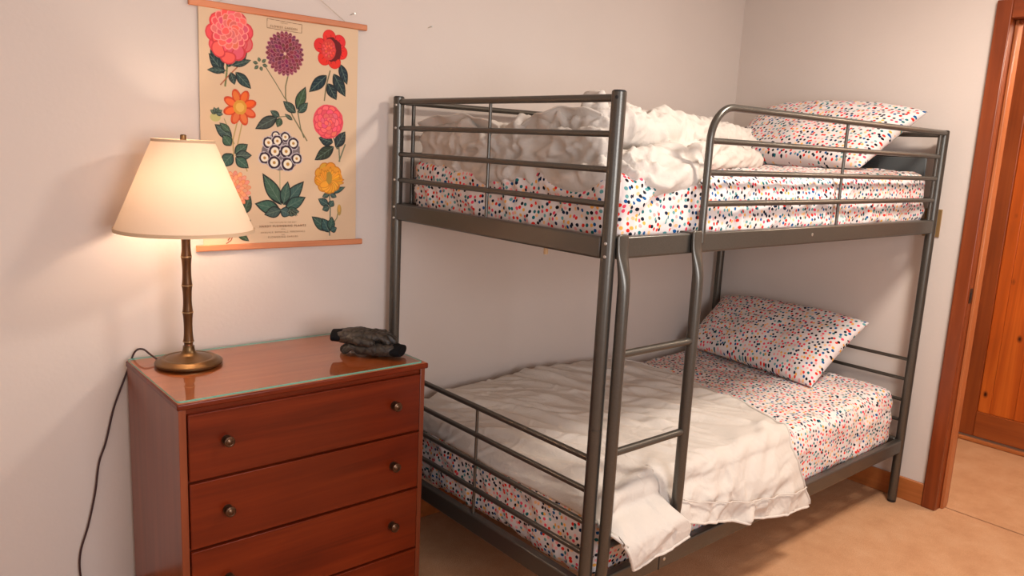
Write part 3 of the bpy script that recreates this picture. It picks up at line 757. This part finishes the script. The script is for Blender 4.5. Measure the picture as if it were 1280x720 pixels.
hb.tube([(.016, 0, .45), (.042, 0, .52), (.03, 0, .64), (0, 0, .652)], .0014, 8).tube([(-.016, 0, .45), (-.042, 0, .52), (-.03, 0, .64), (0, 0, .652)], .0014, 8)
hb.build('harp', M['brass'], lp, smooth=True)
MB().lathe([(.003, ST-.006), (.006, ST-.002), (.0085, ST+.001), (.0085, ST+.016), (.0065, ST+.018), (.0005, ST+.0185)], (0, 0, 0), 20).build('finial', M['brass'], lp, smooth=True)
# cord: over the back corner of the dresser, down along the wall
yc = YB-.010
cp = [(-.85, -.066, GZ+.004), (-.868, -.03, GZ+.02), (-.88, .01, GZ+.030), (-.895, yc-.004, GZ+.016), (-.915, yc, .80), (-.933, yc, .755), (-.96, yc, .682), (-.985, yc, .583), (-1.007, yc, .518), (-1.021, yc, .428), (-1.044, yc, .328), (-1.069, yc, .246), (-1.073, yc, .175), (-1.06, yc, .09), (-1.03, yc-.01, .02), (-1.0, yc-.03, .006), (-.93, yc-.025, .005)]
MB().tube([tuple(Vector(p)-Vector((lx, ly, GZ))) for p in spline(cp, 8)], .0030, 10).build('cord', M['cordm'], lp, smooth=True)

# ------------------------------------------------------------------ gloves
def glove(label, loc, rz, folded, seed):
    root = tag(empty('glove', loc, rz), label, 'glove', None)
    T = []
    z_ = .021
    T.append(([(-.075, -.022, z_), (-.02, -.024, z_+.003), (.035, -.028, z_+.001)], [.019, .023, .019]))
    T.append(([(-.075, .0, z_), (-.02, .0, z_+.004), (.035, .0, z_+.003)], [.020, .024, .020]))
    T.append(([(-.075, .022, z_), (-.02, .024, z_+.003), (.035, .028, z_+.001)], [.019, .022, .018]))
    for y, ln, w_ in ((-.036, .040, .0115), (-.013, .056, .0125), (.012, .054, .0125), (.034, .040, .011)):
        T.append(([(.028, y*.8, z_), (.04+ln*.5, y, z_+.004), (.04+ln, y*1.05, z_-.010)], [w_*1.25, w_*1.1, w_*.95]))
    T.append(([(-.045, -.03, z_-.002), (-.01, -.05, z_-.006), (.03, -.058, z_-.008)], [.015, .0145, .012]))
    def dsp(x, y, z):
        v = Vector((x, y, z)); return .0025*noise.noise(v*40+Vector((seed, 0, 0)))+.002*noise.noise(v*90)
    lump_mesh('glove_shell', T, .0032, M['quilt'], root, dsp, 3)
    cu = []
    n = 26; prof_x = [(-.072, 1.0), (-.082, 1.07), (-.096, 1.02), (-.105, .98)]
    vs = [(x, .040*s*math.cos(2*math.pi*j/n), z_+.018*s*math.sin(2*math.pi*j/n)) for x, s in prof_x for j in range(n)]
    fs = [(i*n+j, i*n+(j+1) % n, (i+1)*n+(j+1) % n, (i+1)*n+j) for i in range(3) for j in range(n)]+[tuple(3*n+j for j in range(n)), tuple(reversed(range(n)))]
    MB().add(vs, fs).build('cuff', M['knit'], root, .002, 2)
    return root
g1 = glove('black quilted glove lying flat on the glass, under the other glove', (-.262, -.288, GZ+.001), R(128), False, 1)
g2 = glove('black quilted glove folded on top of the other glove on dresser', (-.275, -.262, GZ+.036), R(-38), True, 5)

# ------------------------------------------------------------------ flower poster
PX0, PX1, PZ0, PZ1 = -.681, -.142, 1.160, 1.897
pw, ph = PX1-PX0, PZ1-PZ0
def q2(px_, py_):
    p = ground(px_, py_, 1, YB-.004); return ((p.x-PX0)/pw*CW, (PZ1-p.z)/ph*CH)
CW, CH = 420, 574
img = np.zeros((CH, CW, 3)); 
def lin(c): return np.array(sr(*c)[:3])
img[:] = lin((218, 188, 154))
yy_, xx_ = np.mgrid[0:CH, 0:CW].astype(float)
def poly(pts, col, al=1):
    P_ = np.array(pts); x0, y0 = np.floor(P_.min(0)).astype(int)-1; x1, y1 = np.ceil(P_.max(0)).astype(int)+2
    x0, y0 = max(x0, 0), max(y0, 0); x1, y1 = min(x1, CW), min(y1, CH)
    if x1 <= x0 or y1 <= y0: return
    acc = np.zeros((y1-y0, x1-x0))
    for ox, oy in ((.25, .25), (-.25, .25), (.25, -.25), (-.25, -.25)):
        gx, gy = xx_[y0:y1, x0:x1]+ox, yy_[y0:y1, x0:x1]+oy; ins = np.zeros(gx.shape, bool)
        for (ax, ay), (bx, by) in zip(P_, np.roll(P_, -1, 0)):
            if ay == by: continue
            cnd = ((ay > gy) != (by > gy)) & (gx < (bx-ax)*(gy-ay)/(by-ay)+ax); ins ^= cnd
        acc += ins*.25
    acc = (acc*al)[..., None]; img[y0:y1, x0:x1] = img[y0:y1, x0:x1]*(1-acc)+lin(col)*acc
def line(pts, wd, col, al=1):
    for (ax, ay), (bx, by) in zip(pts[:-1], pts[1:]):
        d_ = math.hypot(bx-ax, by-ay)+1e-6; nx_, ny_ = -(by-ay)/d_*wd/2, (bx-ax)/d_*wd/2
        poly([(ax+nx_, ay+ny_), (bx+nx_, by+ny_), (bx-nx_, by-ny_), (ax-nx_, ay-ny_)], col, al)
S_ = q2(357, 67); S2 = q2(382, 67); K = (S2[0]-S_[0])/25          # canvas cells per photo pixel (horizontal)
def pf(t, tip):      # rounded petals (tip > 1) or pointed leaves (tip < 1)
    return (math.sqrt(max(0, 1-(2*t**.75-1)**2)) if tip > 1 else math.sin(math.pi*t**tip))
def petal(cx_, cy_, ang, ln, wd, col, edge=None, tip=1.5):
    pts = []
    for k in range(18):
        t = k/17; pts.append((ln*t, wd/2*pf(t, tip)))
    for k in range(17, -1, -1):
        t = k/17; pts.append((ln*t, -wd/2*pf(t, tip)))
    c_, s_ = math.cos(ang), math.sin(ang); tr = [(cx_+x*c_-y*s_, cy_+x*s_+y*c_) for x, y in pts]
    if edge:
        poly(tr, edge); m_ = np.mean(tr, 0); tr = [tuple(m_+(np.array(p)-m_)*.82) for p in tr]
    poly(tr, col)
def rnd(c, v): return tuple(int(max(0, min(255, x+random.uniform(-v, v)))) for x in c)
def leaf(a, b, wd, col=(56, 84, 78)):
    A_, B_ = np.array(q2(*a)), np.array(q2(*b)); d_ = B_-A_; ln = np.hypot(*d_); an = math.atan2(d_[1], d_[0])
    petal(A_[0], A_[1], an, ln, wd*K, tuple(int(v*.86) for v in rnd(col, 8)), (30, 38, 38), .85)
    n_ = np.array([-d_[1], d_[0]])/ln
    line([A_, A_+d_*.92], 1.0, (120, 142, 122), .8)
    for t in (.25, .45, .65):
        for s in (1, -1): line([A_+d_*t, A_+d_*(t+.16)+n_*s*wd*K*.3], .8, (110, 134, 116), .55)
def stem_(pts, wd=2, col=(96, 96, 62)): line([q2(*p) for p in pts], wd*K/1.5, col)
def rosette(c, r, rings, col, edge, ell=.55, sq=1.0):
    cx_, cy_ = q2(*c); r = r*K
    for rad_, n_, ln in rings:
        off = random.random()*6
        for k in range(n_):
            t = off+2*math.pi*k/n_; petal(cx_+r*rad_*math.cos(t)*.9, cy_+r*rad_*math.sin(t)*sq, t, r*ln, r*ln*ell*1.5, rnd(col, 16), edge)
def blob(c, rx, ry, col, n_=24, jit=0):
    cx_, cy_ = q2(*c); poly([(cx_+rx*K*(1+random.uniform(-jit, jit))*math.cos(2*math.pi*k/n_), cy_+ry*K*(1+random.uniform(-jit, jit))*math.sin(2*math.pi*k/n_)) for k in range(n_)], col)
# red-pink peony
stem_([(284, 66), (283, 90), (281, 108)], 3, (110, 118, 70)); stem_([(300, 80), (284, 96), (275, 106)], 2, (170, 92, 60))
for a, b, wd in (((279, 84), (262, 58), 14), ((280, 92), (260, 66), 12), ((282, 88), (258, 87), 8), ((284, 84), (292, 62), 12), ((288, 82), (309, 64), 14), ((290, 82), (314, 75), 8), ((288, 90), (293, 106), 9), ((294, 90), (314, 111), 12)): leaf(a, b, wd, (52, 74, 72))
rosette((287, 44), 27, [(.45, 9, .62), (.35, 11, .5)], (236, 92, 92), (214, 62, 70), .8); rosette((285, 56), 20, [(.35, 6, .7)], (242, 104, 100), (206, 60, 66), .9)
rosette((287, 36), 24, [(.4, 14, .55), (.2, 12, .5), (.05, 9, .42)], (238, 100, 98), (252, 150, 140), .55)
# purple dahlia
stem_([(361, 90), (357, 108), (357, 122), (366, 145), (384, 176)], 2.4, (120, 112, 80)); stem_([(331, 82), (345, 104), (357, 124)], 1.6, (104, 104, 76)); stem_([(372, 138), (376, 160), (380, 172)], 2, (104, 104, 76)); stem_([(363, 145), (348, 146)], 1.4)
for a, b, wd in (((371, 137), (382, 108), 13), ((373, 141), (385, 128), 10), ((370, 141), (354, 126), 11), ((347, 146), (319, 161), 14), ((350, 146), (338, 138), 8), ((351, 147), (347, 159), 9), ((366, 150), (356, 142), 5)): leaf(a, b, wd, (74, 92, 72))
for k in range(6): t = k*1.05+.3; leaf((325+3*math.cos(t), 80+3*math.sin(t)), (325+10*math.cos(t), 80+9*math.sin(t)), 4, (90, 96, 66))
for rad_, n_, ln in ((.68, 26, .34), (.58, 24, .34), (.46, 20, .34), (.34, 16, .32), (.2, 12, .3), (.06, 7, .26)):
    rosette((356, 67), 25, [(rad_, n_, ln)], (122, 50, 68), (180, 108, 118), .42)
# red camellia
stem_([(412, 88), (407, 108), (405, 126)], 2.4, (112, 104, 74)); 
for a, b, wd in (((408, 94), (386, 115), 14), ((409, 104), (420, 125), 14), ((416, 92), (431, 121), 15), ((424, 80), (433, 106), 12)): leaf(a, b, wd, (44, 62, 64))
cx_, cy_ = q2(413, 62)
for k, (t, rr2) in enumerate([(0.15, .62), (-.75, .66), (-1.75, .66), (-2.9, .66), (2.25, .64), (1.25, .66)]):
    bx_, by_ = cx_+22*K*rr2*math.cos(t)*.98, cy_+22*K*rr2*math.sin(t); poly([(bx_+8.6*K*math.cos(u), by_+8.6*K*math.sin(u)) for u in np.linspace(0, 6.28, 22)], (206, 36, 36)); poly([(bx_+7.6*K*math.cos(u), by_+7.6*K*math.sin(u)) for u in np.linspace(0, 6.28, 22)], rnd((228, 46, 44), 8))
for k in range(16): t = k*.39; line([(cx_+6*K*math.cos(t), cy_+6*K*math.sin(t)), (cx_+17*K*math.cos(t), cy_+17*K*math.sin(t))], 1.6, (140, 24, 28), .7)
blob((414, 62), 13.5, 13.5, (104, 22, 26), 40, .08); blob((410, 62), 9.5, 12.5, (214, 62, 56), 26, .06)
rosette((410, 62), 11, [(.5, 12, .4), (.2, 8, .4)], (230, 82, 72), (186, 44, 44), .5)
# orange dahlia
stem_([(297, 150), (291, 175), (292, 195)], 2, (176, 150, 92)); stem_([(303, 152), (297, 180), (309, 214)], 2, (176, 150, 92)); stem_([(280, 148), (293, 180)], 1.4, (150, 140, 90))
for a, b, wd in (((290, 172), (268, 155), 14), ((288, 165), (274, 153), 8), ((291, 192), (276, 208), 15), ((293, 192), (310, 180), 13), ((294, 194), (315, 194), 12), ((294, 196), (311, 210), 13), ((289, 182), (278, 168), 12)): leaf(a, b, wd, (80, 108, 88))
blob((269, 146), 6, 5, (190, 184, 120)); 
for k in range(5): t = -2.6+k*.7; leaf((270, 142), (270+9*math.cos(t), 141+8*math.sin(t)), 5, (84, 104, 86))
rosette((300, 134), 21, [(.28, 8, .72)], (226, 92, 44), (196, 62, 28), .46); rosette((300, 134), 21, [(.30, 8, .66)], (232, 104, 52), (204, 66, 30), .40)
blob((300, 134), 8, 8, (212, 150, 56), 30, .05); blob((300, 134), 5, 5, (228, 176, 84), 30, .05)
# pink camellia
stem_([(416, 170), (421, 186), (428, 177)], 2.6, (92, 92, 78)); stem_([(423, 182), (424, 202)], 2.4, (110, 116, 92)); stem_([(431, 180), (423, 202)], 2.6, (110, 116, 92))
for a, b, wd in (((417, 183), (393, 200), 15), ((416, 178), (398, 172), 14), ((419, 184), (431, 164), 14)): leaf(a, b, wd, (50, 62, 60))
blob((410, 152), 20, 20.5, (226, 78, 92), 30, .03)
for rad_, n_, ln in ((.55, 11, .45), (.36, 9, .42), (.18, 7, .36), (.02, 5, .28)): rosette((410, 152), 20, [(rad_, n_, ln)], (240, 98, 106), (204, 60, 78), .8)
# auricula: ball of ringed flowers over broad leaves
stem_([(350, 205), (350, 252)], 2, (176, 160, 124))
for a, b, wd in (((352, 256), (328, 216), 17), ((350, 262), (318, 254), 17), ((352, 262), (330, 268), 14), ((355, 256), (380, 226), 16), ((356, 260), (382, 246), 15), ((354, 256), (360, 226), 14), ((356, 264), (374, 264), 12), ((350, 262), (364, 268), 13)): leaf(a, b, wd, (74, 108, 96))
for k in range(9): leaf((362, 262), (366+8*math.cos(k), 266+5*math.sin(k)), 3, (64, 52, 44))
blob((352, 190), 24, 22, (120, 108, 108), 40, .06)
for fx, fy, s in ((345, 169, .8), (357, 171, .9), (367, 179, 1.05), (336, 178, 1.05), (347, 176, 1), (344, 189, 1.15), (358, 189, 1.15), (331, 197, 1.05), (343, 203, 1.15), (360, 205, 1.25), (371, 198, 1.0)):
    blob((fx, fy), 7.4*s, 7.2*s, (196, 184, 186), 22, .1); blob((fx, fy), 6.6*s, 6.4*s, (52, 30, 46), 22, .08); blob((fx, fy), 4.3*s, 4.2*s, (238, 226, 202)); blob((fx, fy), 1.7*s, 1.7*s, (186, 136, 64))
# yellow poppy
stem_([(411, 240), (412, 262), (411, 294)], 2.4, (84, 100, 88)); stem_([(412, 284), (420, 272), (422, 262)], 1.8, (112, 116, 82))
for a, b, wd in (((411, 242), (402, 246), 7), ((412, 242), (420, 246), 7), ((414, 241), (431, 233), 7), ((410, 256), (397, 248), 10), ((411, 258), (416, 250), 9), ((411, 258), (402, 262), 9), ((410, 288), (389, 270), 14), ((411, 290), (402, 272), 14), ((412, 288), (414, 270), 11), ((412, 288), (420, 284), 9)): leaf(a, b, wd, (66, 94, 90))
blob((423, 262), 3, 7, (176, 146, 82)); blob((423, 260), 1.6, 5, (214, 160, 76))
rosette((410, 222), 20, [(.3, 9, .7)], (226, 152, 44), (196, 118, 28), .75); blob((411, 222), 17, 15, (226, 152, 46), 30, .04)
for k in range(15): t = -2.9+k*.2; cx_, cy_ = q2(411, 230); petal(cx_, cy_, t, 22*K*(.9+.1*math.sin(k*2)), 5*K, rnd((232, 160, 50), 10), (198, 122, 30))
for k in range(7): t = .3+k*.42; cx_, cy_ = q2(411, 228); petal(cx_, cy_, t, 14*K, 9*K, rnd((236, 166, 54), 8), (204, 128, 34))
blob((411, 222), 4, 8, (166, 132, 52), 14, .1)
# peach dahlia and stems, partly behind the lamp shade
stem_([(300, 250), (296, 285), (284, 300)], 2, (150, 60, 44)); stem_([(304, 262), (288, 300), (282, 304)], 1.8, (150, 60, 44))
for a, b, wd in (((303, 268), (313, 244), 13), ((304, 286), (313, 274), 8), ((296, 290), (311, 301), 8), ((278, 292), (262, 296), 6)): leaf(a, b, wd, (70, 92, 70))
for rad_, n_, ln in ((.6, 18, .4), (.42, 16, .38), (.25, 12, .34), (.08, 7, .3)): rosette((293, 236), 21, [(rad_, n_, ln)], (238, 160, 120), (222, 124, 86), .45)
# title frame
fr = [q2(*p) for p in ((333.5, 23), (377, 31), (376.5, 41.5), (333.5, 34.5))]
line(fr+[fr[0]], 1.3, (120, 84, 60))

po = tag(empty('flower_poster', (0, 0, 0)), 'botanical wall poster of assorted flowers hanging between two wooden rods', 'poster')
vx = np.linspace(PX0, PX1, CW); vz = np.linspace(PZ1, PZ0, CH)
gxx, gzz = np.meshgrid(vx, vz); bow = YB-.005-.0025*np.cos((gxx-PX0)/pw*2*np.pi)-.002*np.cos((gzz-PZ0)/ph*np.pi*2)
V = np.stack([gxx, bow, gzz], -1).reshape(-1, 3)
ii, jj = np.mgrid[0:CH-1, 0:CW-1]; a_ = (ii*CW+jj).ravel(); Fq = np.stack([a_, a_+CW, a_+CW+1, a_+1], -1)
me = bpy.data.meshes.new('poster_sheet'); me.vertices.add(len(V)); me.vertices.foreach_set('co', V.astype(np.float32).ravel())
me.loops.add(Fq.size); me.loops.foreach_set('vertex_index', Fq.astype(np.int32).ravel())
me.polygons.add(len(Fq)); me.polygons.foreach_set('loop_start', np.arange(0, Fq.size, 4, dtype=np.int32)); me.update(calc_edges=True)
ca = me.color_attributes.new('ink', 'FLOAT_COLOR', 'POINT')
ca.data.foreach_set('color', np.concatenate([img.reshape(-1, 3), np.ones((CW*CH, 1))], -1).astype(np.float32).ravel())
pm_ = mat('printed_paper', (1, 1, 1, 1), .7, spec=.3); at_ = N(pm_, 'ShaderNodeAttribute', attribute_name='ink'); L(pm_, at_, 'Color', bsdf(pm_), 'Base Color')
link('poster_sheet', me, pm_, po, True)
def rod(z, x0, x1):
    MB().box(x0, YB-.0145, z-.010, x1, YB-.002, z+.010).build('rod', M['rod'], po, .0035, 3)
rod(1.903, -.709, -.108); rod(1.161, -.703, -.116)
inkm = mat('brown_ink', sr(122, 88, 64), .8)
def text(s, size, cpx, spacing=1.15, bold=0):
    cu = bpy.data.curves.new('t', 'FONT'); cu.body = s; cu.size = size; cu.align_x = 'CENTER'; cu.align_y = 'CENTER'; cu.space_character = spacing; cu.offset = bold
    t = bpy.data.objects.new('t', cu); COL.objects.link(t); dg = bpy.context.evaluated_depsgraph_get(); dg.update()
    me_ = bpy.data.meshes.new_from_object(t.evaluated_get(dg)); bpy.data.objects.remove(t)
    p = ground(cpx[0], cpx[1], 1, YB-.009); me_.transform(Matrix.Translation(p) @ Matrix.Rotation(R(90), 4, 'X')); me_.materials.clear()
    for poly_ in me_.polygons: poly_.use_smooth = False
    return link('printed_text', me_, inkm, po)
text('FLOWER GARDEN', .0098, (355, 34.8), 1.2); text('VINTAGE', .0052, (355, 29.2), 1.2)
text('THE CULTURE OF THE BEST', .006, (354, 278), 1.3); text('HARDY FLOWERING PLANTS', .0095, (354, 282.5), 1.4, .0002); text('WITH', .005, (354, 286.5), 1.2)
text('ANNUALS, BIENNIALS, PERENNIALS', .0075, (354, 290), 1.35); text('AND', .005, (354, 293.3), 1.2); text('FLOWERING SHRUBS', .0085, (354, 296), 1.4)
# hanging thread up to a nail above the frame of the view
zt_ = 1.913
hx_ = -.405; hz_ = 2.045
MB().tube([(-.62, YB-.008, zt_), (hx_, YB-.012, hz_)], .0009, 6).tube([(hx_, YB-.012, hz_), (-.19, YB-.008, zt_)], .0009, 6).build('hanging_thread', M['thread'], po, smooth=True)
def nail(label, x, z, tilt):
    o = MB().tube([(0, 0, 0), (tilt, -.020, .004)], .0014, 8).tube([(tilt, -.019, .004), (tilt*1.02, -.0205, .0042)], .0034, 10).build('nail', M['steel'], smooth=True)
    o.location = (x, YB+.002, z); return tag(o, label, 'nail')
nail('small silver nail in the wall just above the right end of poster rod', -.168, 1.939, .008)
nail('small pale nail in the bare wall above the foot of the bunk bed', .151, 1.938, .006)
nail('nail in the wall above the poster that holds its thread', hx_, hz_, 0)
# switch plate behind the head post
sp_ = MB().box(XR-.006, -1.058, 1.223, XR, -.986, 1.345).build('switch_plate', M['plate'], None, .002); tag(sp_, 'tan switch plate on the right wall behind the bed post', 'switch plate')
MB().box(XR-.013, -1.028, 1.273, XR-.005, -1.016, 1.298).build('toggle', mat('ivory_toggle', sr(214, 196, 160), .5), sp_, .001)
# ceiling lamp (out of view)
clp = tag(empty('ceiling_lamp', (1.0, -1.85, CEIL)), 'round white flush ceiling lamp above the middle of the room', 'ceiling lamp')
MB().lathe([(.10, 0), (.10, -.02), (.02, -.03), (.0005, -.03)], (0, 0, 0), 32).build('base', M['ceiling'], clp, smooth=True)
